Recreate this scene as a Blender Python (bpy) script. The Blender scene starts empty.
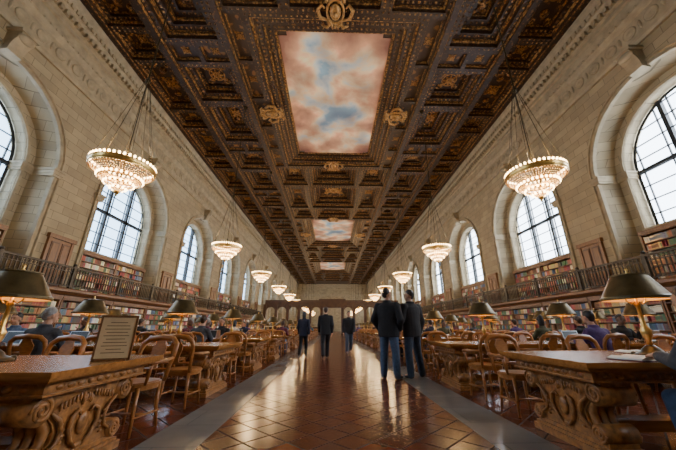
import bpy, math, random
from mathutils import Vector, Matrix
random.seed(7)
PI=math.pi
COL=bpy.context.scene.collection
# ------------------------------------------------------------------ materials
def mk(name):
    m=bpy.data.materials.new(name); m.use_nodes=True
    nt=m.node_tree; b=nt.nodes['Principled BSDF']
    return m,nt,b
def N(nt,t,**kw):
    n=nt.nodes.new(t)
    for k,v in kw.items():
        if k in n.inputs.keys(): n.inputs[k].default_value=v
        else: setattr(n,k,v)
    return n
def L(nt,a,b): nt.links.new(a,b)
def ramp(nt,fac,stops):
    r=nt.nodes.new('ShaderNodeValToRGB'); e=r.color_ramp.elements
    while len(e)<len(stops): e.new(0.5)
    for i,(p,c) in enumerate(stops):
        e[i].position=p; e[i].color=(c[0],c[1],c[2],1)
    L(nt,fac,r.inputs[0]); return r.outputs[0]
def simple(name,col,rough=0.5,metal=0.0,noise=0.0,scale=8.0,bump=0.0,stretch=None,emis=None,es=0):
    m,nt,b=mk(name)
    b.inputs['Roughness'].default_value=rough; b.inputs['Metallic'].default_value=metal
    tc=N(nt,'ShaderNodeTexCoord'); n=N(nt,'ShaderNodeTexNoise',Scale=scale,Detail=4.0)
    if stretch:
        mp=N(nt,'ShaderNodeMapping'); mp.inputs['Scale'].default_value=stretch
        L(nt,tc.outputs['Object'],mp.inputs[0]); L(nt,mp.outputs[0],n.inputs['Vector'])
    else: L(nt,tc.outputs['Object'],n.inputs['Vector'])
    a=1-noise; c2=1+noise
    L(nt,ramp(nt,n.outputs['Fac'],[(0.3,[x*a for x in col]),(0.7,[min(1,x*c2) for x in col])]),b.inputs['Base Color'])
    if bump>0:
        bp=N(nt,'ShaderNodeBump',Strength=bump); L(nt,n.outputs['Fac'],bp.inputs['Height']); L(nt,bp.outputs[0],b.inputs['Normal'])
    if emis:
        b.inputs['Emission Color'].default_value=(*emis,1); b.inputs['Emission Strength'].default_value=es
    return m
def stone_mat():
    m,nt,b=mk('limestone_blocks')
    g=N(nt,'ShaderNodeNewGeometry'); s=N(nt,'ShaderNodeSeparateXYZ'); c=N(nt,'ShaderNodeCombineXYZ')
    L(nt,g.outputs['Position'],s.inputs[0])
    ad=N(nt,'ShaderNodeMath',operation='ADD'); L(nt,s.outputs[0],ad.inputs[0]); L(nt,s.outputs[1],ad.inputs[1])
    L(nt,ad.outputs[0],c.inputs[0]); L(nt,s.outputs[2],c.inputs[1])
    br=N(nt,'ShaderNodeTexBrick'); br.inputs['Scale'].default_value=1.0
    br.inputs['Brick Width'].default_value=0.80; br.inputs['Row Height'].default_value=0.36
    br.inputs['Mortar Size'].default_value=0.010; br.inputs['Bias'].default_value=0.0
    br.inputs['Color1'].default_value=(0.375,0.305,0.190,1); br.inputs['Color2'].default_value=(0.275,0.220,0.134,1)
    br.inputs['Mortar'].default_value=(0.16,0.128,0.078,1)
    L(nt,c.outputs[0],br.inputs['Vector'])
    n=N(nt,'ShaderNodeTexNoise',Scale=1.3,Detail=6.0); L(nt,g.outputs['Position'],n.inputs['Vector'])
    mx=N(nt,'ShaderNodeMix',data_type='RGBA',blend_type='MULTIPLY'); mx.inputs[0].default_value=0.6
    L(nt,br.outputs['Color'],mx.inputs[6]); L(nt,ramp(nt,n.outputs['Fac'],[(0.3,(.7,.7,.7)),(0.7,(1.1,1.08,1.0))]),mx.inputs[7])
    L(nt,mx.outputs[2],b.inputs['Base Color']); b.inputs['Roughness'].default_value=0.75
    bp=N(nt,'ShaderNodeBump',Strength=0.25,Distance=0.015,invert=True); L(nt,br.outputs['Fac'],bp.inputs['Height']); L(nt,bp.outputs[0],b.inputs['Normal'])
    return m
def floor_mat(name,c1,c2,c3,size,rot=45,rough=.3,bmp=.03):
    m,nt,b=mk(name)
    g=N(nt,'ShaderNodeNewGeometry'); mp=N(nt,'ShaderNodeMapping'); mp.inputs['Rotation'].default_value=(0,0,math.radians(rot))
    L(nt,g.outputs['Position'],mp.inputs[0])
    br=N(nt,'ShaderNodeTexBrick'); br.offset=0.0 if rot else 0.5; br.inputs['Scale'].default_value=1.0
    br.inputs['Brick Width'].default_value=size; br.inputs['Row Height'].default_value=size if rot else size*.6
    br.inputs['Mortar Size'].default_value=0.010
    br.inputs['Color1'].default_value=(*c1,1); br.inputs['Color2'].default_value=(*c2,1); br.inputs['Mortar'].default_value=(*c3,1)
    L(nt,mp.outputs[0],br.inputs['Vector']); 
    n=N(nt,'ShaderNodeTexNoise',Scale=3.5,Detail=4.0); L(nt,g.outputs['Position'],n.inputs['Vector'])
    mx=N(nt,'ShaderNodeMix',data_type='RGBA',blend_type='MULTIPLY'); mx.inputs[0].default_value=0.3
    L(nt,br.outputs['Color'],mx.inputs[6]); L(nt,ramp(nt,n.outputs['Fac'],[(0.3,(.65,.65,.65)),(0.7,(1.15,1.1,1.05))]),mx.inputs[7])
    L(nt,mx.outputs[2],b.inputs['Base Color'])
    # grout is matte, tile faces are polished
    L(nt,ramp(nt,br.outputs['Fac'],[(0.2,(rough,)*3),(0.8,(.7,)*3)]),b.inputs['Roughness']); b.inputs['Specular IOR Level'].default_value=.30
    bp=N(nt,'ShaderNodeBump',Strength=0.6,Distance=0.01,invert=True); L(nt,br.outputs['Fac'],bp.inputs['Height'])
    bp2=N(nt,'ShaderNodeBump',Strength=bmp,Distance=0.02); L(nt,n.outputs['Fac'],bp2.inputs['Height']); L(nt,bp.outputs[0],bp2.inputs['Normal'])
    L(nt,bp2.outputs[0],b.inputs['Normal'])
    return m
def gilt_mat(name,dark,gold,scale,thr,rough=.45,soft=.07):
    m,nt,b=mk(name)
    g=N(nt,'ShaderNodeNewGeometry'); v=N(nt,'ShaderNodeTexVoronoi',Scale=scale); v.feature='SMOOTH_F1'
    L(nt,g.outputs['Position'],v.inputs['Vector'])
    n=N(nt,'ShaderNodeTexNoise',Scale=scale*.9,Detail=3.0,Distortion=2.0); L(nt,g.outputs['Position'],n.inputs['Vector'])
    ad=N(nt,'ShaderNodeMath',operation='MULTIPLY'); L(nt,v.outputs['Distance'],ad.inputs[0]); L(nt,n.outputs['Fac'],ad.inputs[1])
    f=ramp(nt,ad.outputs[0],[(thr,(1,1,1)),(thr+soft,(0,0,0))])
    mx=N(nt,'ShaderNodeMix',data_type='RGBA'); L(nt,f,mx.inputs[0]); mx.inputs[6].default_value=(*dark,1); mx.inputs[7].default_value=(*gold,1)
    L(nt,mx.outputs[2],b.inputs['Base Color']); b.inputs['Roughness'].default_value=rough
    bp=N(nt,'ShaderNodeBump',Strength=0.7,Distance=0.05,invert=True); L(nt,ad.outputs[0],bp.inputs['Height']); L(nt,bp.outputs[0],b.inputs['Normal'])
    return m
def mural_mat():
    m,nt,b=mk('painted_sky_canvas')
    tc=N(nt,'ShaderNodeTexCoord')
    n=N(nt,'ShaderNodeTexNoise',Scale=0.42,Detail=5.0,Distortion=0.2,Roughness=.5); L(nt,tc.outputs['Object'],n.inputs['Vector'])
    v=N(nt,'ShaderNodeTexVoronoi',Scale=1.0); v.feature='SMOOTH_F1'
    nd=N(nt,'ShaderNodeMix',data_type='RGBA'); nd.inputs[0].default_value=.30
    n2=N(nt,'ShaderNodeTexNoise',Scale=1.2,Detail=4.0); L(nt,tc.outputs['Object'],n2.inputs['Vector'])
    L(nt,tc.outputs['Object'],nd.inputs[6]); L(nt,n2.outputs['Color'],nd.inputs[7]); L(nt,nd.outputs[2],v.inputs['Vector'])
    mp=N(nt,'ShaderNodeMapping'); mp.inputs['Scale'].default_value=(.34,.18,0.0); L(nt,tc.outputs['Object'],mp.inputs[0])
    gr=N(nt,'ShaderNodeVectorMath',operation='LENGTH'); L(nt,mp.outputs[0],gr.inputs[0])
    a=N(nt,'ShaderNodeMath',operation='MULTIPLY_ADD'); L(nt,gr.outputs['Value'],a.inputs[0]); a.inputs[1].default_value=.22; L(nt,n.outputs['Fac'],a.inputs[2])
    sky=ramp(nt,a.outputs[0],[(0.49,(.33,.54,.68)),(0.57,(.74,.79,.74)),(0.62,(.96,.76,.46)),(0.70,(.82,.46,.27)),(0.84,(.46,.23,.15))])
    mx=N(nt,'ShaderNodeMix',data_type='RGBA',blend_type='MULTIPLY'); mx.inputs[0].default_value=.9
    L(nt,sky,mx.inputs[6]); L(nt,ramp(nt,v.outputs['Distance'],[(0.1,(1.2,1.15,1.08)),(0.72,(.38,.31,.34))]),mx.inputs[7])
    L(nt,mx.outputs[2],b.inputs['Base Color']); b.inputs['Roughness'].default_value=.9
    return m
def vcol_mat():
    m,nt,b=mk('book_cloth_mixed'); a=N(nt,'ShaderNodeVertexColor'); a.layer_name='Col'
    L(nt,a.outputs['Color'],b.inputs['Base Color']); b.inputs['Roughness'].default_value=.6; return m
def emit(name,c,s):
    m,nt,b=mk(name); b.inputs['Base Color'].default_value=(*c,1); b.inputs['Emission Color'].default_value=(*c,1); b.inputs['Emission Strength'].default_value=s; return m
def glass_mat():
    m,nt,b=mk('window_glass'); out=[n for n in nt.nodes if n.type=='OUTPUT_MATERIAL'][0]
    t=N(nt,'ShaderNodeBsdfTransparent'); t.inputs[0].default_value=(.95,.97,1,1); g=N(nt,'ShaderNodeBsdfGlossy'); g.inputs['Roughness'].default_value=.05
    x=N(nt,'ShaderNodeMixShader'); x.inputs[0].default_value=.05; L(nt,t.outputs[0],x.inputs[1]); L(nt,g.outputs[0],x.inputs[2]); L(nt,x.outputs[0],out.inputs[0]); return m
STONE=stone_mat(); TRIM=simple('carved_limestone',(.31,.25,.155),.7,0,.22,3,.15)
FLOOR=floor_mat('terracotta_tile',(.180,.042,.017),(.100,.026,.012),(.020,.008,.006),.30,45,.20,.05)
MARBLE=floor_mat('grey_marble_slabs',(.23,.225,.21),(.19,.185,.175),(.07,.07,.065),1.1,0,.24)
OAK=simple('oak_table',(.34,.135,.031),.24,0,.25,3,.04,(1,9,9))
OAKC=simple('carved_oak',(.29,.118,.030),.38,0,.5,22,.35)
OAKCH=simple('chair_oak',(.33,.125,.028),.30,0,.25,5,.05,(3,3,12))
WALN=simple('bookcase_oak',(.17,.072,.023),.4,0,.3,4,.05,(6,6,1))
PARTW=simple('partition_oak',(.075,.03,.011),.5,0,.3,2)
BRZ=simple('dark_bronze',(.06,.045,.022),.38,.7,.35,12,.05)
RAILM=simple('railing_bronze',(.045,.033,.02),.45,.5,.3,10)
BRASS=simple('aged_brass',(.55,.34,.10),.3,.85,.25,14)
SHADE=simple('lamp_shade_bronze',(.125,.088,.036),.40,.6,.3,9,.04)
SHIN=simple('shade_enamel',(.85,.56,.22),.5)
GOLD=simple('gilded_plaster',(.37,.19,.052),.42,.3,.5,9,.3)
DKW=gilt_mat('coffer_brown_gilt',(.025,.010,.0045),(.15,.068,.018),4.5,.065)
DKP=gilt_mat('coffer_panel_brown',(.030,.012,.0055),(.22,.10,.028),2.6,.085)
BEAM=gilt_mat('beam_brown_gilt',(.023,.0095,.0042),(.14,.065,.017),6.5,.07)
GOLDB=gilt_mat('gilt_moulding',(.085,.037,.012),(.42,.22,.064),9,.16,.4)
MURAL=mural_mat(); BOOKV=vcol_mat(); GLASS=glass_mat()
BULB=emit('warm_bulb',(1,.64,.28),20); BEAD=simple('crystal_beads_self_lit',(.85,.66,.38),.25,0,.15,30,emis=(1,.58,.22),es=2.6)  # beads are no lamps; warm emission added to imitate the chandelier's glow
LBULB=emit('lamp_bulb',(1,.62,.24),65)
FRAME=simple('window_iron',(.02,.023,.027),.5,.3,.1)
PAPER=simple('paper',(.8,.78,.72),.8,0,.04)
BLACKP=simple('black_plastic',(.02,.02,.022),.35,0,.1); SCREENM=simple('laptop_aluminium',(.5,.5,.52),.35,.6,.05)
SIGNB=simple('notice_board_tan',(.66,.48,.27),.5,0,.08); SIGNT=simple('notice_letter_brown',(.12,.065,.03),.6)
# ------------------------------------------------------------------ mesh builder
class MB:
    def __init__(s): s.v=[];s.f=[];s.m=[];s.sm=[]
    def add(s,vs,fs,mat=0,smooth=False,X=None):
        o=len(s.v)
        if X is not None: vs=[tuple(X@Vector(p)) for p in vs]
        s.v.extend(vs)
        for f in fs: s.f.append(tuple(i+o for i in f)); s.m.append(mat); s.sm.append(smooth)
    def box(s,x0,x1,y0,y1,z0,z1,mat=0,X=None):
        s.add([(x0,y0,z0),(x1,y0,z0),(x1,y1,z0),(x0,y1,z0),(x0,y0,z1),(x1,y0,z1),(x1,y1,z1),(x0,y1,z1)],
              [(0,3,2,1),(4,5,6,7),(0,1,5,4),(1,2,6,5),(2,3,7,6),(3,0,4,7)],mat,False,X)
    def lathe(s,prof,n=16,mat=0,X=None,smooth=True,sx=1,sy=1,caps=True):
        vs=[];fs=[]
        for r,z in prof:
            for i in range(n):
                a=2*PI*i/n; vs.append((r*math.cos(a)*sx,r*math.sin(a)*sy,z))
        for j in range(len(prof)-1):
            for i in range(n):
                k=(i+1)%n; fs.append((j*n+i,j*n+k,(j+1)*n+k,(j+1)*n+i))
        if caps: fs.append(tuple(range(n-1,-1,-1))); fs.append(tuple(range((len(prof)-1)*n,len(prof)*n)))
        s.add(vs,fs,mat,smooth,X)
    def ball(s,c,r,mat=0,n=10,sc=(1,1,1),X=None):
        k=max(4,n//2+1)
        prof=[(max(1e-4,math.sin(PI*i/k)),-math.cos(PI*i/k)) for i in range(k+1)]
        M=Matrix.Translation(c)@Matrix.Diagonal((r*sc[0],r*sc[1],r*sc[2],1))
        if X is not None: M=X@M
        s.lathe(prof,n,mat,M)
    def tube(s,pts,r,n=8,mat=0,closed=False,X=None,flat=1.0):
        P=[Vector(p) for p in pts]; m=len(P)
        R=r if isinstance(r,(list,tuple)) else [r]*m
        vs=[];fs=[]; up=None
        for i in range(m):
            if closed: t=(P[(i+1)%m]-P[i-1])
            else: t=P[min(i+1,m-1)]-P[max(i-1,0)]
            t.normalize()
            if up is None:
                up=Vector((0,0,1)) if abs(t.z)<.9 else Vector((0,1,0))
            a=up-t*up.dot(t)
            if a.length<1e-4: a=t.orthogonal()
            a.normalize(); b=t.cross(a); up=a
            for k in range(n):
                q=2*PI*k/n; d=P[i]+a*math.cos(q)*R[i]*flat+b*math.sin(q)*R[i]; vs.append(tuple(d))
        for i in range(m if closed else m-1):
            j=(i+1)%m
            for k in range(n):
                l=(k+1)%n; fs.append((i*n+k,i*n+l,j*n+l,j*n+k))
        if not closed: fs.append(tuple(range(n-1,-1,-1))); fs.append(tuple(range((m-1)*n,m*n)))
        s.add(vs,fs,mat,True,X)
    def ext(s,poly,a,b,axis='x',mat=0,X=None,smooth=False):
        n=len(poly)
        def P(p,t):
            if axis=='x': return (t,p[0],p[1])
            if axis=='y': return (p[0],t,p[1])
            return (p[0],p[1],t)
        vs=[P(p,a) for p in poly]+[P(p,b) for p in poly]
        fs=[tuple(range(n)),tuple(range(2*n-1,n-1,-1))]
        s.add(vs,fs,mat,False,X)
        s.add(vs,[(i,i+n,(i+1)%n+n,(i+1)%n) for i in range(n)],mat,smooth,X)
    def mesh(s,name,mats):
        me=bpy.data.meshes.new(name); me.from_pydata([tuple(p) for p in s.v],[],s.f)
        for m in mats: me.materials.append(m)
        me.polygons.foreach_set('material_index',s.m); me.polygons.foreach_set('use_smooth',s.sm)
        me.update(); return me
def ob(name,me,parent=None,loc=(0,0,0),rot=(0,0,0),**kw):
    o=bpy.data.objects.new(name,me); COL.objects.link(o); o.location=loc; o.rotation_euler=rot
    if parent: o.parent=parent
    for k,v in kw.items(): o[k]=v
    return o
def struct(name,me): return ob(name,me,kind='structure')
def inst(name,parts,loc,rz=0,label='',category='',group=None,scale=1):
    if len(parts)==1 and parts[0][0] is None:
        r=ob(name,parts[0][1],None,loc,(0,0,rz))
    else:
        r=ob(name,None,None,loc,(0,0,rz)); r.empty_display_size=.1
        for p in parts:
            ch=ob(p[0],p[1],r,p[2] if len(p)>2 else (0,0,0),(0,0,p[3]) if len(p)>3 else (0,0,0))
    if scale!=1: r.scale=(scale,)*3 if not isinstance(scale,tuple) else scale
    r['label']=label; r['category']=category
    if group: r['group']=group
    return r
# ------------------------------------------------------------------ room dims
W=11.9; H=15.0; PITCH=8.7; B0=8.3; BAYS=[B0+PITCH*k for k in range(-1,11)]
YB=B0-PITCH*1.5; YE=BAYS[-1]+PITCH/2
Z0=2.6; ZS=7.4; OX=.15; GH=2.48
def outline(yc,hw,z0,zs,n=20):
    p=[(yc-hw,z0),(yc-hw,zs)]
    for i in range(1,n): a=PI-PI*i/n; p.append((yc+hw*math.cos(a),zs+hw*math.sin(a)))
    return p+[(yc+hw,zs),(yc+hw,z0)]
def sweep(mb,prof,yc,s,z0,mat,smooth=False):
    prev=None
    for X,hw in prof:
        o=[(s*X,y,z) for y,z in outline(yc,hw,z0,ZS)]
        if prev:
            n=len(o); mb.add(prev+o,[(i,i+1,n+i+1,n+i) for i in range(n-1)],mat,smooth)
        prev=o
def wall(side,s):
    mb=MB(); hw=3.12
    for yc in BAYS:
        y0=yc-PITCH/2;y1=yc+PITCH/2; X=s*W
        q=lambda a,b,c,d: mb.add([(X,a,c),(X,b,c),(X,b,d),(X,a,d)],[(0,1,2,3)],0)
        q(y0,y1,0,Z0); q(y0,yc-hw,Z0,H+.6); q(yc+hw,y1,Z0,H+.6)
        o=outline(yc,hw,Z0,ZS)[1:-1]
        for (a,za),(b,zb) in zip(o[:-1],o[1:]):
            mb.add([(X,a,za),(X,b,zb),(X,b,H+.6),(X,a,H+.6)],[(0,1,2,3)],0)
        sweep(mb,[(W,3.12),(12.7,2.92),(12.7,GH+.02),(13.3,GH+.02)],yc,s,Z0,0)
        x=sorted((s*12.66,s*13.35)); mb.box(x[0],x[1],yc-2.6,yc+2.6,Z0,4.75,0)
        x=sorted((s*12.6,s*13.3)); mb.box(x[0],x[1],yc-2.6,yc+2.6,4.75,4.85,1)
        x=sorted((s*W,s*13.4)); mb.box(x[0],x[1],yc-3.3,yc+3.3,Z0-.15,Z0,1)
    struct('wall_'+side,mb.mesh('wall_'+side,[STONE,TRIM]))
wall('left',-1); wall('right',1)
mb=MB(); mb.add([(-W,YE,0),(W,YE,0),(W,YE,H+.6),(-W,YE,H+.6)],[(0,1,2,3)])
mb.box(-W,W,YE-.25,YE,11.2,11.6,1); mb.box(-W,W,YE-.35,YE,13.9,H,1)
for x in (-9,-4.5,0,4.5,9):
    mb.box(x-.5,x+.5,YE-.2,YE,0,11.2,1)
for x in (-6.75,-2.25,2.25,6.75): mb.box(x-1.2,x+1.2,YE-.12,YE,6,10.2,1)
struct('wall_end',mb.mesh('wall_end',[STONE,TRIM]))
mb=MB(); mb.add([(-W,YB,0),(W,YB,0),(W,YB,H+.6),(-W,YB,H+.6)],[(0,1,2,3)]); struct('wall_back',mb.mesh('wall_back',[STONE]))
mb=MB(); mb.add([(-W,YB,0),(W,YB,0),(W,YE,0),(-W,YE,0)],[(0,1,2,3)]); struct('floor',mb.mesh('floor',[FLOOR]))
TI=[0]
def trim(mb,mats):
    TI[0]+=1; return struct('trim_%d'%TI[0],mb.mesh('trim',mats))
for s in (-1,1):
    mb=MB(); x=sorted((OX+s*1.40,OX+s*1.98)); mb.box(x[0],x[1],YB,YE,-.02,.004,0); trim(mb,[MARBLE])
for s in (-1,1):
    mb=MB()
    for yc in BAYS:
        sweep(mb,[(W+.01,3.34),(W-.09,3.34),(W-.10,3.27),(W-.04,3.24),(W-.04,3.17),(W-.07,3.14),(W-.05,3.08),(W+.1,3.07)],yc,s,Z0,0)
        sweep(mb,[(12.71,2.66),(12.65,2.64),(12.65,2.53),(12.75,GH+.01)],yc,s,Z0,0)
        for d in (-1,1):
            for xa,xb,h0,h1 in ((W-.15,12.75,2.9,3.38),(12.6,13.25,2.41,2.96)):
                x=sorted((s*xa,s*xb)); y=sorted((yc+d*h0,yc+d*h1))
                mb.box(x[0],x[1],y[0],y[1],ZS-.2,ZS-.05,0); 
                mb.box(x[0]-.03,x[1]+.03,y[0]-.03,y[1]+.03,ZS-.05,ZS+.04,0)
                mb.box(x[0]+.03,x[1]-.03,y[0]+.03,y[1]-.03,ZS-.3,ZS-.2,0)
        pr=[(s*(W+.05),ZS+2.95),(s*(W-.28),ZS+3.02),(s*(W-.3),ZS+3.25),(s*(W-.36),ZS+3.45),(s*(W-.5),ZS+3.65),(s*(W-.55),ZS+3.85),(s*(W+.05),ZS+3.85)]
        mb.ext(pr,yc-.26,yc+.26,'y',0); mb.box(*sorted((s*(W-.6),s*W)),yc-.34,yc+.34,ZS+3.85,ZS+3.96,0)
        mb.ball((s*(W-.45),yc,ZS+3.7),.17,0,12,(1,1.8,1))
    trim(mb,[TRIM])
    mb=MB()
    pr=[(W,11.5),(W-.1,11.5),(W-.14,11.62),(W-.14,11.74),(W-.06,11.8),(W-.06,12.6),(W-.12,12.68),(W-.18,12.85),(W-.18,12.95),(W-.08,13.0),(W-.08,13.45),(W-.16,13.5),(W-.16,13.62),(W-.08,13.66),(W-.08,13.75),(W-.2,13.82),(W-.22,14.05),(W-.36,14.2),(W-.38,14.5),(W-.46,14.7),(W-.48,H+.05),(W,H+.05)]
    mb.ext([(s*a,b) for a,b in pr],YB,YE,'y',0)
    y=YB+.2
    while y<YE-40:
        x=sorted((s*(W-.2),s*(W-.35))); mb.box(x[0],x[1],y,y+.14,13.84,14.06,0)
        mb.ball((s*(W-.17),y+.07,12.9),.06,0,6)
        mb.box(*sorted((s*(W-.36),s*(W-.43))),y+.02,y+.16,14.26,14.46,0)
        y+=.28
    y=YB+.3
    while y<YE-35:
        X=Matrix.Translation((s*(W-.06),y,12.2))@Matrix.Rotation(-s*PI/2,4,'Y')
        mb.lathe([(.26,0),(.26,.03),(.21,.045),(.17,.02),(.08,.02),(.01,.05)],12,0,X)
        mb.ball((s*(W-.06),y+.42,12.2),.12,0,6,(.5,.6,1.8))
        y+=.84
    trim(mb,[TRIM])
def window(idx,yc,s,sky):
    mb=MB(); X=s*13.18; z0=4.85; hw=GH
    o=outline(yc,hw,z0,ZS,24); mb.add([(X,y,z) for y,z in o],[tuple(range(len(o)))],1)
    def top(y): return ZS+math.sqrt(max(0,hw*hw-(y-yc)**2))
    def bar(y,w,d=.05): mb.box(X-d,X+d,y-w,y+w,z0,top(y),0)
    for k in range(-4,5):
        if k%3: bar(yc+k*hw/4.5,.02,.03)
    for k in (-1.5,1.5): bar(yc+k*hw/4.5,.075,.08)
    z=z0
    while z<ZS+hw-.2:
        h=hw if z<ZS else math.sqrt(hw*hw-(z-ZS)**2)
        w=.02
        mb.box(X-.03,X+.03,yc-h,yc+h,z-w,z+w,0); z+=.6
    mb.box(X-.08,X+.08,yc-hw,yc+hw,ZS-.14,ZS-.0,0); mb.box(X-.08,X+.08,yc-hw,yc+hw,z0,z0+.12,0)
    prev=None
    for h in (hw,hw-.12):
        q=[(X-.06*s,y,z) for y,z in outline(yc,h,z0,ZS,24)]
        if prev: n=len(q); mb.add(prev+q,[(i,i+1,n+i+1,n+i) for i in range(n-1)],0)
        prev=q
    struct('window_%d'%idx,mb.mesh('window',[FRAME,GLASS]))
    la=bpy.data.lights.new('daylight','AREA'); la.shape='RECTANGLE'; la.size=5.6; la.size_y=5.6
    la.energy=sky[1]; la.color=sky[0]
    o=bpy.data.objects.new('daylight',la); COL.objects.link(o); o.location=(s*13.75,yc,7.4)
    o.rotation_euler=(0,s*PI/2,0)
i=1
for yc in BAYS:
    window(i,yc,-1,((.70,.84,1),560)); i+=1
    window(i,yc,1,((.90,.95,1),900)); i+=1
# ------------------------------------------------------------------ ceiling
CZ=H
cm=MB(); ROS=[]
DS=1.7
def coffer(x0,x1,y0,y1,levels,panelmat,beads=True,ros=0,z=CZ):
    ins=0; zz=z; m=0
    for i,(d,dz,mat) in enumerate(levels):
        dz*=DS
        a=(x0+ins,x1-ins,y0+ins,y1-ins); ins2=ins+d; b=(x0+ins2,x1-ins2,y0+ins2,y1-ins2)
        A=[(a[0],a[2],zz),(a[1],a[2],zz),(a[1],a[3],zz),(a[0],a[3],zz)]
        B=[(b[0],b[2],zz),(b[1],b[2],zz),(b[1],b[3],zz),(b[0],b[3],zz)]
        cm.add(A+B,[(k,(k+1)%4,4+(k+1)%4,4+k) for k in range(4)],mat)
        C=[(p[0],p[1],zz+dz) for p in B]
        cm.add(B+C,[(k,(k+1)%4,4+(k+1)%4,4+k) for k in range(4)],mat)
        if beads and i in (0,2,4) and y0<50 and y1>0:
            bs=(.045,.06,.05)[i//2]; st=.24
            cx=ins+d*.5
            lx=x1-x0-2*cx; ly=y1-y0-2*cx
            for (ax,ay,dx,dy,ln) in ((x0+cx,y0+cx,1,0,lx),(x0+cx,y1-cx,1,0,lx),(x0+cx,y0+cx,0,1,ly),(x1-cx,y0+cx,0,1,ly)):
                n=max(1,int(ln/st))
                for k in range(n+1):
                    px=ax+dx*ln*k/n; py=ay+dy*ln*k/n
                    cm.add([(px-bs,py-bs,zz),(px+bs,py-bs,zz),(px+bs,py+bs,zz),(px-bs,py+bs,zz),(px,py,zz-bs*1.2)],[(0,1,4),(1,2,4),(2,3,4),(3,0,4)],3)
        ins=ins2; zz+=dz
    cm.add([(x0+ins,y0+ins,zz),(x1-ins,y0+ins,zz),(x1-ins,y1-ins,zz),(x0+ins,y1-ins,zz)],[(0,1,2,3)],panelmat)
    if beads and y0<45 and y1>0 and panelmat==1:
        xc=(x0+x1)/2; yc=(y0+y1)/2; wx=(x1-x0)/2-ins; wy=(y1-y0)/2-ins
        if wx>.3 and wy>.3 and not (wx>2.5 and wy>4):
            for dx in (-1,1):
                for dy in (-1,1):
                    r=min(wx,wy)*.26; cx=xc+dx*(wx-r*1.35); cy=yc+dy*(wy-r*1.35)
                    cm.tube([(cx+dx*r*math.cos(a)*(1-a/14),cy+dy*r*math.sin(a)*(1-a/14),zz-.03) for a in [k*.75 for k in range(10)]],.055,5,3)
            if wy>wx*1.4 or wx>wy*1.4:
                for d in (-1,1):
                    px=xc+(d*wx*.62 if wx>wy else 0); py=yc+(d*wy*.62 if wy>wx else 0); cm.ball((px,py,zz-.03),.22,3,8,(1,1,.5))
    if ros: ROS.append(((x0+x1)/2,(y0+y1)/2,zz,ros*.75))
    return zz
LV=[(.24,.12,2),(.08,.08,3),(.26,.14,0),(.06,.08,3),(.16,.1,0)]
LVS=[(.16,.1,2),(.07,.08,3),(.2,.1,0),(.05,.06,3)]
LVB=[(.3,.15,2),(.11,.1,3),(.32,.15,0),(.08,.1,3),(.34,.12,0),(.07,.08,3)]
SV=[(.12,.08,2),(.05,.07,3)]
y=YB
while y<YE-.1:
    for s in (-1,1):
        x=sorted((s*9.15,s*11.3)); coffer(x[0],x[1],y,y+3.9,LVS,1,True,.6); coffer(x[0],x[1],y+3.9,y+5.8,LVS,1,True,.4)
    y+=5.8
y=YB
while y<YE-.1:
    for s in (-1,1):
        x=sorted((s*5.7,s*8.85)); 
        coffer(x[0],x[1],y,y+3.1,LV,1,True,.8)
        coffer(x[0],x[1],y+3.1,y+7.5,LVB,1,True,.9)
        xm=(x[0]+x[1])/2
        coffer(x[0],xm,y+7.5,y+8.7,SV,1,False,.32); coffer(xm,x[1],y+7.5,y+8.7,SV,1,False,.32)
    y+=8.7
MUR=[]
def mural_block(yc):
    y0=yc-7.0;y1=yc+7.0
    z=coffer(-4.4,4.4,y0,y1,[(.25,.08,2),(.13,.06,3),(.38,.09,0),(.11,.06,3),(.36,.08,0),(.14,.06,3)],1,True)
    MUR.append((yc,z))
    for s in (-1,1):
        x=sorted((s*4.4,s*5.4))
        for k in range(5): coffer(x[0],x[1],y0+k*2.8,y0+k*2.8+2.8,SV,1,False,.33)
def mid_block(y0):
    for a in (y0,y0+9.8):
        coffer(-5.4,-2.4,a,a+3.8,LV,1,True,.9); coffer(-2.4,2.4,a,a+3.8,LVB,1,True,1.0); coffer(2.4,5.4,a,a+3.8,LV,1,True,.9)
    a=y0+3.8
    coffer(-2.8,2.8,a,a+6.0,LVB,1,True,1.6)
    for s in (-1,1):
        x=sorted((s*2.8,s*5.4)); coffer(x[0],x[1],a,a+6.0,LV,1,True,.7)
mid_block(-3.9); mural_block(16.7); mid_block(23.7); mural_block(44.3); mid_block(51.3); mural_block(71.9); mid_block(78.9)
for s in (-1,1):
    for xa,xb,zz in ((5.4,5.7,CZ-.22),(8.85,9.15,CZ-.22),(11.2,11.5,CZ-.12)):
        x=sorted((s*xa,s*xb)); cm.box(x[0],x[1],YB,YE,zz,CZ+.1,2)
        cm.box(x[0]-.04,x[0]+.02,YB,YE,zz+.07,CZ+.1,3); cm.box(x[1]-.02,x[1]+.04,YB,YE,zz+.07,CZ+.1,3)
cm.box(-5.5,5.5,YB,-3.9,CZ,CZ+.1,2); cm.box(-5.5,5.5,92.5,YE,CZ,CZ+.1,2)
cm.box(-W,W,YB,YE,CZ+2.0,CZ+2.1,2)
struct('ceiling',cm.mesh('ceiling',[DKW,DKP,BEAM,GOLDB]))
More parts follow.
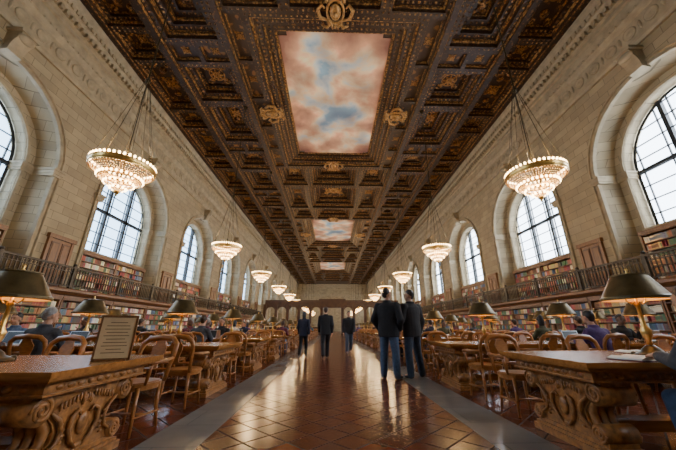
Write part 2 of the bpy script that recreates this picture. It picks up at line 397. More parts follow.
def rosette():
    b=MB()
    b.lathe([(.80,0),(.80,-.04),(.75,-.08),(.70,-.04),(.66,0)],24,0,caps=False)
    for k in range(8):
        X=Matrix.Rotation(k*PI/4,4,'Z'); b.ball((.44,0,-.07),.24,0,8,(1.05,.45,.45),X)
        X=Matrix.Rotation(k*PI/4+PI/8,4,'Z'); b.ball((.26,0,-.12),.14,0,8,(1.1,.6,.5),X)
    for k in range(4):
        X=Matrix.Rotation(k*PI/2+PI/4,4,'Z'); b.ball((1.0,0,-.04),.22,0,8,(1.2,.5,.4),X); b.ball((.95,.16,-.04),.13,0,6,(1.2,.6,.4),X); b.ball((.95,-.16,-.04),.13,0,6,(1.2,.6,.4),X)
    b.ball((0,0,-.17),.13,0,8)
    return b.mesh('ceiling_rosette',[GOLD])
RM=rosette()
for x,y,z,r in ROS:
    if y<0 or y>60: continue
    o=ob('ceiling_rosette',RM,None,(x,y,z)); o.scale=(r,r,r)
    o['label']='gilded carved rosette set in a dark coffer'; o['category']='ceiling ornament'; o['group']='gilded coffer rosettes'
for yc,z in MUR:
    b=MB(); hx=4.4-1.37-.02; hy=7-1.37-.02; c=.45
    pl=[(-hx+c,-hy),(hx-c,-hy),(hx-c,-hy+c*.6),(hx,-hy+c*.6),(hx,hy-c*.6),(hx-c,hy-c*.6),(hx-c,hy),(-hx+c,hy),(-hx+c,hy-c*.6),(-hx,hy-c*.6),(-hx,-hy+c*.6),(-hx+c,-hy+c*.6)]
    b.ext(pl,-.03,0,'z',0)
    o=ob('ceiling_mural',b.mesh('ceiling_mural',[MURAL]),None,(0,yc,z-.01))
    o['label']='painted ceiling canvas of blue sky with pink and golden clouds'; o['category']='mural'
def cartouche():
    b=MB()
    b.ball((0,0,-.12),.42,0,12,(.8,1.15,.5)); 
    b.tube([(.5*math.cos(a)*.95,.5*math.sin(a)*1.3,-.1) for a in [2*PI*k/20 for k in range(20)]],.08,6,0,True)
    for d in (-1,1):
        b.tube([(d*.4,-.5,-.1),(d*.85,-.35,-.12),(d*1.0,.1,-.14),(d*.75,.4,-.14),(d*.6,.2,-.12)],[.06,.12,.12,.09,.05],6,0)
        b.tube([(d*.2,.6,-.1),(d*.55,.85,-.12),(d*.75,.7,-.12)],[.05,.1,.04],6,0)
        b.tube([(d*.15,-.6,-.1),(d*.5,-.9,-.12),(d*.8,-.8,-.12)],[.05,.1,.04],6,0)
    for k in range(5):
        a=PI/2+(k-2)*.35; b.ball((.75*math.cos(a),.85*math.sin(a),-.1),.2,0,8,(.5,1,.5))
        b.ball((.55*math.cos(a),-.85*math.sin(a),-.1),.17,0,8,(.5,1,.5))
    b.ball((0,0,-.3),.16,0,10)
    return b.mesh('cartouche',[GOLD])
CM=cartouche()
for yc,z in MUR[:2]:
    for x,y,rz in ((-4.25,yc-.2,PI/2),(4.25,yc-.2,-PI/2),(0,yc-7.2,PI),(0,yc+6.5,0)):
        o=ob('ceiling_cartouche',CM,None,(x,y,H-.02),(0,0,rz)); o.scale=(.82,.82,.82); o['label']='gilded winged cartouche on the mural frame'; o['category']='ceiling ornament'; o['group']='gilded cartouches'
# ------------------------------------------------------------------ galleries
def railing_parts():
    b=MB(); b.box(-.045,.045,-4.35,4.35,.93,.99,0); b.box(-.06,.06,-4.35,4.35,.99,1.01,0); h=b.mesh('handrail',[RAILM])
    b=MB(); b.box(-.03,.03,-4.35,4.35,.08,.12,0); b.box(-.02,.02,-4.35,4.35,.74,.77,0); l=b.mesh('lower_rail',[RAILM])
    b=MB()
    n=58
    for k in range(n):
        y=-4.35+8.7*(k+.5)/n
        b.box(-.015,.015,y-.016,y+.016,.12,.93,0); b.lathe([(.01,.36),(.035,.42),(.01,.48)],4,0,Matrix.Translation((0,y,0)),False)
        b.tube([(0,y+.055*math.cos(a),.855+.055*math.sin(a)) for a in [2*PI*j/8 for j in range(8)]],.011,3,0,True)
    m=b.mesh('baluster',[RAILM])
    b=MB(); b.box(-.05,.05,-.06,.06,0,1.05,0); b.ball((0,0,1.1),.07,0,8); p=b.mesh('post',[RAILM])
    return h,l,m,p
RH,RL,RB,RP=railing_parts()
for s in (-1,1):
    b=MB()
    pr=[(10.92,2.6),(10.88,2.56),(10.88,2.46),(10.94,2.42),(11.0,2.36),(11.05,2.34),(11.9,2.34),(11.9,2.6)]
    b.ext([(s*a,z) for a,z in pr],YB,50,'y',0)
    trim(b,[WALN])
    for yc in BAYS[1:6]:
        r=inst('gallery_railing',[('handrail',RH),('lower_rail',RL),('baluster',RB),('post',RP,(0,-4.3,0)),('post',RP,(0,-1.45,0)),('post',RP,(0,1.45,0))],(s*10.98,yc,2.6),0,'dark bronze gallery railing with slim balusters above the bookcases','railing','gallery railings',(1,1,.88))
        for c in r.children:
            if c.name.startswith('baluster'): c['kind']='stuff'
def door_parts():
    b=MB(); b.box(-.68,.68,-.06,.0,0,2.05,0); b.box(-.78,-.62,-.1,0,0,2.1,0); b.box(.62,.78,-.1,0,0,2.1,0); b.box(-.84,.84,-.14,0,2.05,2.22,0)
    for x in (-.32,.32):
        for z0,z1 in ((.12,.9),(1.0,1.92)):
            b.box(x-.24,x+.24,-.085,-.05,z0,z1,1); b.box(x-.17,x+.17,-.1,-.05,z0+.07,z1-.07,0)
    b.ball((.1,-.13,1.0),.035,2,8)
    return b.mesh('door',[WALN,PARTW,BRASS])
DM=door_parts(); di=1
for s in (-1,1):
    for yc in BAYS[1:6]:
        o=struct('door_%d'%di,DM); di+=1; o.location=(s*W,yc+PITCH/2,2.6); o.rotation_euler=(0,0,s*-PI/2); o.scale=(.8,1,1)
# ------------------------------------------------------------------ bookcases + books
def bookcase(w,h,rows,d=.42):
    b=MB(); b.box(-w/2,w/2,d-.03,d,0,h,0); b.box(-w/2,-w/2+.06,0,d,0,h,0); b.box(w/2-.06,w/2,0,d,0,h,0)
    b.box(-w/2,w/2,-.02,d,0,.1,0); 
    body=b.mesh('body',[WALN])
    b=MB(); b.box(-w/2-.0,w/2+.0,-.05,d,h-.12,h,0); b.box(-w/2,w/2,-.03,.0,h-.18,h-.12,0); cor=b.mesh('cornice',[WALN])
    b=MB(); b.box(-w/2+.06,w/2-.06,0,d-.03,-.03,0,0); sh=b.mesh('shelf',[WALN])
    zs=[.1+(h-.28)*k/rows for k in range(rows)]
    parts=[('body',body),('cornice',cor)]+[('shelf',sh,(0,0,z)) for z in zs]
    return parts,zs,(h-.28)/rows
LB,LZ,LS=bookcase(2.86,2.32,7)
UB,UZ,US=bookcase(2.6,2.1,6,.24)
books=[]
PAL=[(.36,.07,.04),(.42,.17,.07),(.17,.07,.035),(.07,.12,.21),(.09,.17,.09),(.48,.35,.18),(.70,.60,.45),(.28,.16,.09),(.56,.39,.15),(.82,.77,.64),(.27,.045,.06),(.12,.10,.085),(.42,.12,.09),(.17,.23,.32)]
def fill(s,xf,y0,y1,z,rowh,wmin,wmax):
    y=y0; base=random.choice(PAL); run=random.randint(1,7)
    while y<y1-wmax:
        w=random.uniform(wmin,wmax)
        run-=1
        if run<=0: base=random.choice(PAL); run=random.randint(1,8)
        if random.random()<.05: y+=random.uniform(.03,.12); continue
        h=min(rowh-.06,rowh*random.uniform(.68,.88)); c=[max(.01,min(.9,v*random.uniform(.75,1.3))) for v in base]
        books.append((s,xf,y+w/2,z,w*.92,h,.2,c)); y+=w
for s in (-1,1):
    y=B0-PITCH/2+1.45+2.9
    while y<50:
        inst('bookcase',LB,(s*11.08,y,0),-s*PI/2,'tall dark oak bookcase full of reference books beneath the gallery','bookcase','wall bookcases')
        wmn=.035 if y<22 else .06
        for z in LZ: fill(s,s*11.1,y-1.36,y+1.36,z,LS,wmn,wmn*1.9)
        y+=2.9
    for yc in BAYS[1:6]:
        for d in (-1.305,1.305):
            inst('bookcase',UB,(s*12.38,yc+d,2.6),-s*PI/2,'oak bookcase of old volumes set under the arched window','bookcase','gallery bookcases')
            wmn=.035 if yc<22 else .06
            for z in UZ: fill(s,s*12.38,yc+d-1.23,yc+d+1.23,z+2.6,US,wmn,wmn*1.9)
CAM=(0,0,1.05)
def bd(b):
    dx=b[1]-CAM[0]; r=abs(dx)/max(.1,b[2]*.943+(b[3]-1.05)*.332+dx*.03)
    vis = r<1.13 and b[3]>1.0
    return (0 if vis else 1, b[2]*b[2]+dx*dx)
books.sort(key=bd)
near=books[:290]; rest=books[290:]
bmats=[simple('book_cloth_%d'%i,c,.6,0,.25,12) for i,c in enumerate(PAL)]
bms=[]
for i,mt in enumerate(bmats):
    b=MB(); b.box(-.5,.5,0,.06,0,1,0); b.box(-.5,-.42,.0,1,0,1,0); b.box(.42,.5,.0,1,0,1,0); b.box(-.42,.42,.06,.97,.02,.98,1)
    b.box(-.5,.5,-.01,.0,.78,.83,2); b.box(-.5,.5,-.01,.0,.15,.19,2)
    bms.append(b.mesh('book',[mt,PAPER,BRASS]))
for (s,xf,y,z,w,h,d,c) in near:
    i=min(range(len(PAL)),key=lambda j:sum((PAL[j][k]-c[k])**2 for k in range(3)))
    o=ob('book',bms[i],None,(xf+s*.03,y,z),(0,0,-s*PI/2)); o.scale=(w,d*.85,h)
    o['label']='cloth-bound reference book standing on a library shelf'; o['category']='book'; o['group']='reference books on the wall shelves'
b=MB(); cols=[]
for (s,xf,y,z,w,h,d,c) in rest:
    xa,xb=sorted((xf+s*.03,xf+s*(.01+d*.9)))
    b.box(xa,xb,y-w/2,y+w/2,z,z+h,0); cols.extend([(c[0],c[1],c[2],1)]*24)
me=b.mesh('shelved_books',[BOOKV]); ca=me.color_attributes.new('Col','FLOAT_COLOR','CORNER')
flat=[v for c in cols for v in c]; ca.data.foreach_set('color',flat)
o=ob('shelved_books',me,None); o['kind']='stuff'; o['label']='long rows of multicoloured books filling the wall shelves'; o['category']='books'; o['group']='reference books on the wall shelves'
# ------------------------------------------------------------------ tables
TL=7.0; TD=1.35
def spiral(c,r0,turns,d,x,n=22):
    return [(x,c[0]+d*(r0*(1-.85*k/n))*math.cos(turns*2*PI*k/n),c[1]+(r0*(1-.85*k/n))*math.sin(turns*2*PI*k/n)) for k in range(n+1)]
def table_parts():
    b=MB(); t=TD/2
    b.box(0,TL,-t,t,.735,.775,0); b.box(.02,TL-.02,-t+.02,t-.02,.715,.735,0); b.box(.05,TL-.05,-t+.05,t-.05,.70,.715,0)
    top=b.mesh('tabletop',[OAK])
    b=MB(); b.box(.12,TL-.12,-t+.12,t-.12,.61,.70,0); b.box(.10,TL-.10,-t+.10,t-.10,.685,.70,0); b.box(.10,TL-.10,-t+.10,t-.10,.605,.62,0)
    n=60
    for k in range(n):
        x=.2+(TL-.4)*(k+.5)/n
        for d in (-1,1): b.ball((x,d*(t-.12),.652),.026,0,6,(1.4,.5,.9))
    for k in range(10):
        y=-t+.2+(2*t-.4)*(k+.5)/10
        for x in (.12,TL-.12): b.ball((x,y,.652),.026,0,6,(.5,1.6,.9))
    apron=b.mesh('apron',[OAKC])
    b=MB(); T=.12
    half=[(.50,.61),(.51,.57),(.49,.53),(.42,.49),(.345,.44),(.285,.38),(.255,.32),(.265,.26),(.31,.215),(.37,.18),(.42,.15),(.43,.12)]
    poly=half+[(-a,z) for a,z in half[::-1]]
    b.ext(poly,-T,T,'x',0,None,False)
    b.box(-T-.05,T+.05,-.49,.49,0,.06,0); b.box(-T-.03,T+.03,-.465,.465,.06,.09,0); b.box(-T-.01,T+.01,-.445,.445,.09,.125,0)
    b.box(-T-.02,T+.02,-.52,.52,.585,.61,0)
    for d in (-1,1):
        RX=Matrix.Translation((-T-.03,d*.44,.50))@Matrix.Rotation(PI/2,4,'Y')
        b.lathe([(.03,-.0),(.095,.0),(.095,2*T+.06),(.03,2*T+.06)],18,0,RX)
        RX=Matrix.Translation((-T-.03,d*.39,.185))@Matrix.Rotation(PI/2,4,'Y')
        b.lathe([(.03,-.0),(.075,.0),(.075,2*T+.06),(.03,2*T+.06)],18,0,RX)
        for x in (-T-.03,T+.03):
            b.tube(spiral((d*.44,.50),.088,2.2,d,x),.012,6,0); b.tube(spiral((d*.39,.185),.07,-2.2,d,x),.011,6,0)
            b.tube([(x*.96,d*.34,.46),(x*.96,d*.255,.40),(x*.96,d*.215,.32),(x*.96,d*.24,.25),(x*.96,d*.32,.2)],[.012,.016,.018,.016,.012],6,0)
            b.tube([(x*.93,d*.03,.16),(x*.95,d*.10,.22),(x*.95,d*.15,.31),(x*.95,d*.13,.40),(x*.94,d*.08,.43),(x*.93,d*.05,.39)],[.010,.016,.018,.017,.014,.010],6,0)
            for k in range(7):
                b.ball((x*.94,d*(.06+.035*k),.535-.008*k),.022,0,6,(.5,.6,1.4))
            for k in range(5):
                b.ball((x*.94,d*(.19+.008*(k-2)**2),.2+.04*k),.020,0,6,(.5,1.3,.6))
        for k in range(3):
            xx=(k-1)*.075
            b.tube([(xx,d*.46,.47),(xx,d*.35,.42),(xx,d*.285,.34),(xx,d*.30,.25),(xx,d*.38,.19)],[.022,.034,.038,.034,.024],8,0)
    for x in (-T-.01,T+.01):
        b.ball((x,0,.32),.055,0,12,(.4,1,1.5)); 
        for k in range(5): a=PI/2+(k-2)*.5; b.ball((x,.05*math.cos(a),.47+.04*math.sin(a)),.03,0,8,(.5,.5,1.2))
        b.ball((x,0,.17),.035,0,10,(.5,1.6,.6))
    ped=b.mesh('pedestal',[OAKC])
    b=MB(); b.box(.6,TL-.6,-.07,.07,.10,.18,0); b.box(.6,TL-.6,-.1,.1,.18,.205,0); st=b.mesh('stretcher',[OAK])
    return [('tabletop',top),('apron',apron),('pedestal',ped,(.34,0,0)),('pedestal',ped,(TL/2,0,0)),('pedestal',ped,(TL-.34,0,0)),('stretcher',st)]
TP=table_parts()
def lamp_parts():
    b=MB(); b.lathe([(.15,0),(.15,.02),(.12,.035),(.085,.05),(.07,.075),(.045,.095),(.03,.11)],20,0)
    for k in range(4):
        a=k*PI/2+PI/4; b.ball((.135*math.cos(a),.135*math.sin(a),.02),.028,0,8)
    base=b.mesh('base',[BRZ])
    b=MB(); b.lathe([(.028,.1),(.02,.14),(.04,.19),(.045,.24),(.02,.29),(.016,.45),(.03,.48),(.016,.51),(.012,.77),(.004,.78)],12,0)
    for d in (-1,1): b.tube([(0,0,.52),(d*.06,0,.49),(d*.1,0,.52),(d*.1,0,.57)],.007,5,0)
    stem=b.mesh('stem',[BRASS])
    b=MB(); b.lathe([(.268,.525),(.278,.53),(.278,.553),(.264,.56)],28,0,caps=False,smooth=False); b.lathe([(.264,.56),(.205,.665),(.15,.762)],28,0,caps=False); b.lathe([(.15,.762),(.155,.767),(.155,.778),(.10,.786),(.02,.79)],28,0,caps=False,smooth=False)
    sh=b.mesh('lamp_shade',[SHADE])
    b=MB(); b.lathe([(.266,.527),(.256,.56),(.197,.665),(.14,.755),(.02,.77)],28,0,caps=False); ln=b.mesh('shade_lining',[SHIN])
    b=MB(); b.lathe([(.012,.785),(.02,.80),(.008,.815),(.018,.835),(.003,.855)],10,0); fn=b.mesh('finial',[BRASS])
    b=MB(); b.ball((0,0,0),.03,0,8); bl=b.mesh('bulb',[LBULB])
    return [('base',base),('stem',stem),('lamp_shade',sh),('shade_lining',ln),('finial',fn),('bulb',bl,(.1,0,.61)),('bulb',bl,(-.1,0,.61))]
LP=lamp_parts()
def chair_parts():
    b=MB(); n=20; pts=[]
    for k in range(n):
        a=2*PI*k/n; e=.75
        pts.append((.235*math.copysign(abs(math.cos(a))**e,math.cos(a)),.225*math.copysign(abs(math.sin(a))**e,math.sin(a))))
    b.ext(pts,.43,.46,'z',0); b.ext([(x*.93,y*.93) for x,y in pts],.46,.47,'z',0); b.ext([(x*.9,y*.9) for x,y in pts],.395,.43,'z',0)
    seat=b.mesh('seat',[OAKCH])
    b=MB()
    arc=[(-.19,-.20,.44),(-.205,-.23,.6),(-.225,-.26,.74),(-.215,-.285,.83),(-.15,-.30,.885),(0,-.315,.90),(.15,-.30,.885),(.215,-.285,.83),(.225,-.26,.74),(.205,-.23,.6),(.19,-.20,.44)]
    b.tube(arc,[.022,.022,.024,.028,.033,.038,.033,.028,.024,.022,.022],8,0)
    b.tube([(-.2,-.222,.56),(0,-.235,.555),(.2,-.222,.56)],.014,6,0)
    bk=b.mesh('backrest',[OAKCH])
    b=MB()
    sp=[(.05,.0),(.035,.05),(.05,.1),(.085,.18),(.09,.23),(.06,.28),(.05,.33)]
    poly=[(x,z+.555) for x,z in sp]+[(-x,z+.555) for x,z in sp[::-1]]
    X=Matrix.Translation((0,-.235,.555))@Matrix.Rotation(math.radians(13),4,'X')@Matrix.Translation((0,.0,-.555))
    b.ext(poly,-.008,.008,'y',0,X); spl=b.mesh('splat',[OAKCH])
    parts=[('seat',seat),('backrest',bk),('splat',spl)]
    for d in (-1,1):
        b=MB()
        b.tube([(d*.22,-.25,.68),(d*.265,-.08,.67),(d*.275,.08,.665),(d*.255,.15,.655)],[.016,.02,.022,.024],8,0)
        b.tube([(d*.255,.12,.655),(d*.24,.13,.56),(d*.215,.12,.45)],[.014,.018,.014],8,0)
        parts.append(('armrest',b.mesh('armrest',[OAKCH])))
    b=MB(); b.tube([(0,0,.43),(.005,.005,.22),(.03,.03,0)],[.022,.02,.015],8,0); leg=b.mesh('leg',[OAKCH])
    b=MB()
    b.tube([(-.19,-.19,.16),(-.195,.19,.16)],.011,6,0); b.tube([(.19,-.19,.16),(.195,.19,.16)],.011,6,0); b.tube([(-.19,.02,.16),(.19,.02,.16)],.011,6,0)
    st=b.mesh('stretcher',[OAKCH]); parts.append(('stretcher',st))
    for x,y,r in ((.165,.15,0),(-.165,.15,PI/2),(-.165,-.16,PI),(.165,-.16,-PI/2)): parts.append(('leg',leg,(x,y,0),r))
    return parts
CP=chair_parts()
def join_parts(parts,name):
    vs=[];fs=[];mi=[];sm=[];mats=[]
    for p in parts:
        me=p[1]; X=Matrix.Translation(p[2] if len(p)>2 else (0,0,0))@Matrix.Rotation(p[3] if len(p)>3 else 0,4,'Z')
        o=len(vs); vs.extend([tuple(X@v.co) for v in me.vertices])
        mm=[]
        for m in me.materials:
            if m not in mats: mats.append(m)
            mm.append(mats.index(m))
        for f in me.polygons: fs.append(tuple(i+o for i in f.vertices)); mi.append(mm[f.material_index]); sm.append(f.use_smooth)
    me=bpy.data.meshes.new(name); me.from_pydata(vs,[],fs)
    for m in mats: me.materials.append(m)
    me.polygons.foreach_set('material_index',mi); me.polygons.foreach_set('use_smooth',sm); me.update(); return [(None,me)]
CFAR=join_parts(CP,'chair'); LFAR=join_parts(LP,'lamp')
TS=3.0
TXS={-1:-1.83,1:2.13}; TY={-1:2.86,1:3.3}
def rowy(ri,s): return TY[s]+TS*ri
chairs=[]
for ri in range(15):
    for s in (-1,1):
        y=rowy(ri,s); tx=TXS[s]
        inst('reading_table',TP,(tx,y,0),0 if s>0 else PI,'long carved oak reading table with scrolled pedestals','table','oak reading tables')
        for k,dx in enumerate((1.0,2.7,4.4,6.1)):
            lx=tx+s*dx; ly=y; lz=1
            if ri==0 and k==0:
                if s<0: lx=tx-1.12
                else: lx=tx+1.08; ly=y-.22; lz=1.05
            inst('table_lamp',LP if ri<5 else LFAR,(lx,ly,.775),0,'dark bronze table lamp with wide conical metal shade','lamp','bronze table lamps',lz)
        for d in (-1,1):
            xs=(.42,1.5,2.6,3.7,4.8,5.9) if ri<7 else (.5,2.0,3.6,5.2)
            if ri>10: xs=xs[:3]
            for k,dx in enumerate(xs):
                jx=random.uniform(-.08,.08); jy=random.uniform(0,.16)+(.1 if k==0 else 0); jr=random.uniform(-.18,.18)
                if k==0: jr+=random.uniform(-.25,.25)
                cx=tx+s*dx+jx; cy=y+d*(TD/2+.12+jy); rz=(0 if d<0 else PI)+jr
                if ri==0 and d<0: continue
                chairs.append((ri,s,d,k,cx,cy,rz))
                inst('wooden_chair',CP if ri<5 else CFAR,(cx,cy,0),rz,'golden oak armchair with rounded open back and vase splat','chair','oak reading chairs',1.04)
# ------------------------------------------------------------------ chandeliers
def circ(r,z,n=36): return [(r*math.cos(2*PI*k/n),r*math.sin(2*PI*k/n),z) for k in range(n)]
def chand():
    b=MB(); b.tube(circ(.95,.0),.03,6,0,True); b.tube(circ(.98,.12),.018,5,0,True); b.tube(circ(.9,-.08),.02,5,0,True)
    vs=[];
    c=36
    for k in range(c):
        a=2*PI*k/c; vs+= [(.95*math.cos(a),.95*math.sin(a),-.06),(.98*math.cos(a),.98*math.sin(a),.12)]
    b.add(vs,[(2*k,2*((k+1)%c),2*((k+1)%c)+1,2*k+1) for k in range(c)],0,True)
    crown=b.mesh('crown_ring',[BRASS])
    b=MB(); b.tube(circ(.62,-.26),.04,6,0,True); b.tube(circ(.62,-.36),.03,6,0,True); b.tube(circ(.40,-.52),.03,6,0,True); b.tube(circ(.2,-.66),.02,6,0,True)
    for k in range(12):
        a=2*PI*k/12; ca,sa=math.cos(a),math.sin(a)
        b.tube([(.92*ca,.92*sa,-.05),(.72*ca,.72*sa,-.13),(.62*ca,.62*sa,-.26),(.62*ca,.62*sa,-.36),(.46*ca,.46*sa,-.43),(.40*ca,.40*sa,-.52),(.2*ca,.2*sa,-.66),(.05*ca,.05*sa,-.78)],.013,4,0)
        b.tube([(.94*ca,.94*sa,.02),(.06*ca,.06*sa,.02)],.012,4,0)
    b.lathe([(.05,-.66),(.08,-.78),(.10,-.83),(.06,-.88),(.03,-.92),(.045,-.95),(.005,-.99)],12,0)
    fr=b.mesh('lower_frame',[BRASS])
    b=MB()
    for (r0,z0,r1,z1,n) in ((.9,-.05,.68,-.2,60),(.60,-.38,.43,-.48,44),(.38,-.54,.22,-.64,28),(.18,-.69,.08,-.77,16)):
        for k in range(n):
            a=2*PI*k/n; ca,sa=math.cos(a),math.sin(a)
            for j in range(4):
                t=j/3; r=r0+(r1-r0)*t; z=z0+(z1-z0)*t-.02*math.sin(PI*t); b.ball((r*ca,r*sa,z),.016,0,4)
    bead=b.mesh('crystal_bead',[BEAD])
    b=MB()
    for k in range(8):
        a=2*PI*k/8; ca,sa=math.cos(a),math.sin(a); b.tube([(.93*ca,.93*sa,.1),(.5*ca,.5*sa,2.0),(.07*ca,.07*sa,4.0)],.010,4,0)
    cd=b.mesh('suspension_cord',[BRZ])
    b=MB(); b.lathe([(.02,3.85),(.08,3.95),(.1,4.02),(.05,4.08),(.03,4.2),(.03,4.4),(.03,11.8),(.12,11.9),(.2,12.1),(.2,12.15)],10,0)
    b.lathe([(.03,-.65),(.025,.1),(.06,.25),(.09,.4),(.05,.6),(.02,.8),(.012,3.9)],10,0)
    stem=b.mesh('stem',[BRZ])
    b=MB(); b.ball((0,0,0),.038,0,8,(1,1,1.4)); bulb=b.mesh('bulb',[BULB])
    pos=[]
    for r,z,n in ((.95,.20,42),(.66,-.31,30),(.43,-.52,18),(.23,-.69,10)):
        for k in range(n): a=2*PI*(k+.5)/max(1,n); pos.append((r*math.cos(a),r*math.sin(a),z))
    b=MB()
    for p in pos: b.ball(p,.038,0,6,(1,1,1.4))
    bulbs=b.mesh('bulb',[BULB])
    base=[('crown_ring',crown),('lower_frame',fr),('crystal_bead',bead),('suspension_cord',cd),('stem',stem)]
    return base+[('bulb',bulb,p) for p in pos], base+[('bulb',bulbs)]
CH1,CH2=chand()
for k in range(11):
    yc=7.45+8.6*k
    for s in (-1,1):
        r=inst('chandelier',CH1 if k<2 else CH2,(s*5.95,yc,5.24),0,'gilt beaded chandelier with rings of glowing bulbs hung from the ceiling','chandelier','tiered chandeliers',.81)
        for c in r.children:
            if c.name.startswith('crystal_bead') or (k>=2 and c.name.startswith('bulb')): c['kind']='stuff'
        la=bpy.data.lights.new('chandelier_glow','POINT'); la.energy=430; la.color=(1,.68,.34); la.shadow_soft_size=.25
        o=bpy.data.objects.new('chandelier_glow',la); COL.objects.link(o); o.location=(s*5.95,yc,5.75)
# ------------------------------------------------------------------ people
def cap(p0,r0,p1,r1,n=12):
    p0=Vector(p0);p1=Vector(p1); d=p1-p0; l=max(d.length,1e-5); q=d.to_track_quat('Z','Y').to_matrix().to_4x4(); q.translation=p0
    prof=[]
    for i in range(5): a=PI/2*i/5; prof.append((max(1e-4,r0*math.sin(a)),-r0*math.cos(a)))
    prof.append((r0,0)); prof.append((r1,l))
    for i in range(1,6): a=PI/2*i/5; prof.append((max(1e-4,r1*math.cos(a)),l+r1*math.sin(a)))
    return ('L',prof,q,n)
def loft(rings): return ('R',rings)
def ell(c,r,sc): return ('E',c,r,sc)
def remesh(prims,voxel,inf,name,mat,smooth=3):
    b=MB()
    for p in prims:
        if p[0]=='L': b.lathe([(r+inf,z) for r,z in p[1]],p[3],0,p[2])
        elif p[0]=='E': b.ball(p[1],p[2]+inf,0,16,p[3])
        else:
            vs=[];n=18;rg=p[1]
            for (c,rx,ry) in rg:
                for i in range(n): a=2*PI*i/n; vs.append((c[0]+(rx+inf)*math.cos(a),c[1]+(ry+inf)*math.sin(a),c[2]))
            fs=[(j*n+i,j*n+(i+1)%n,(j+1)*n+(i+1)%n,(j+1)*n+i) for j in range(len(rg)-1) for i in range(n)]
            fs+= [tuple(range(n-1,-1,-1)),tuple(range((len(rg)-1)*n,len(rg)*n))]
            b.add(vs,fs)
    me=b.mesh('tmp',[mat]); o=bpy.data.objects.new('tmp',me); COL.objects.link(o)
    m=o.modifiers.new('r','REMESH'); m.mode='VOXEL'; m.voxel_size=voxel; m.use_smooth_shade=True
    if smooth: sm=o.modifiers.new('s','SMOOTH'); sm.factor=.5; sm.iterations=smooth
    d=bpy.context.evaluated_depsgraph_get(); d.update()
    nm=bpy.data.meshes.new_from_object(o.evaluated_get(d)); nm.name=name
    nm.materials.clear(); nm.materials.append(mat)
    for f in nm.polygons: f.use_smooth=True
    bpy.data.objects.remove(o); return nm
def lerp(a,b,t): return tuple(a[i]+(b[i]-a[i])*t for i in range(3))
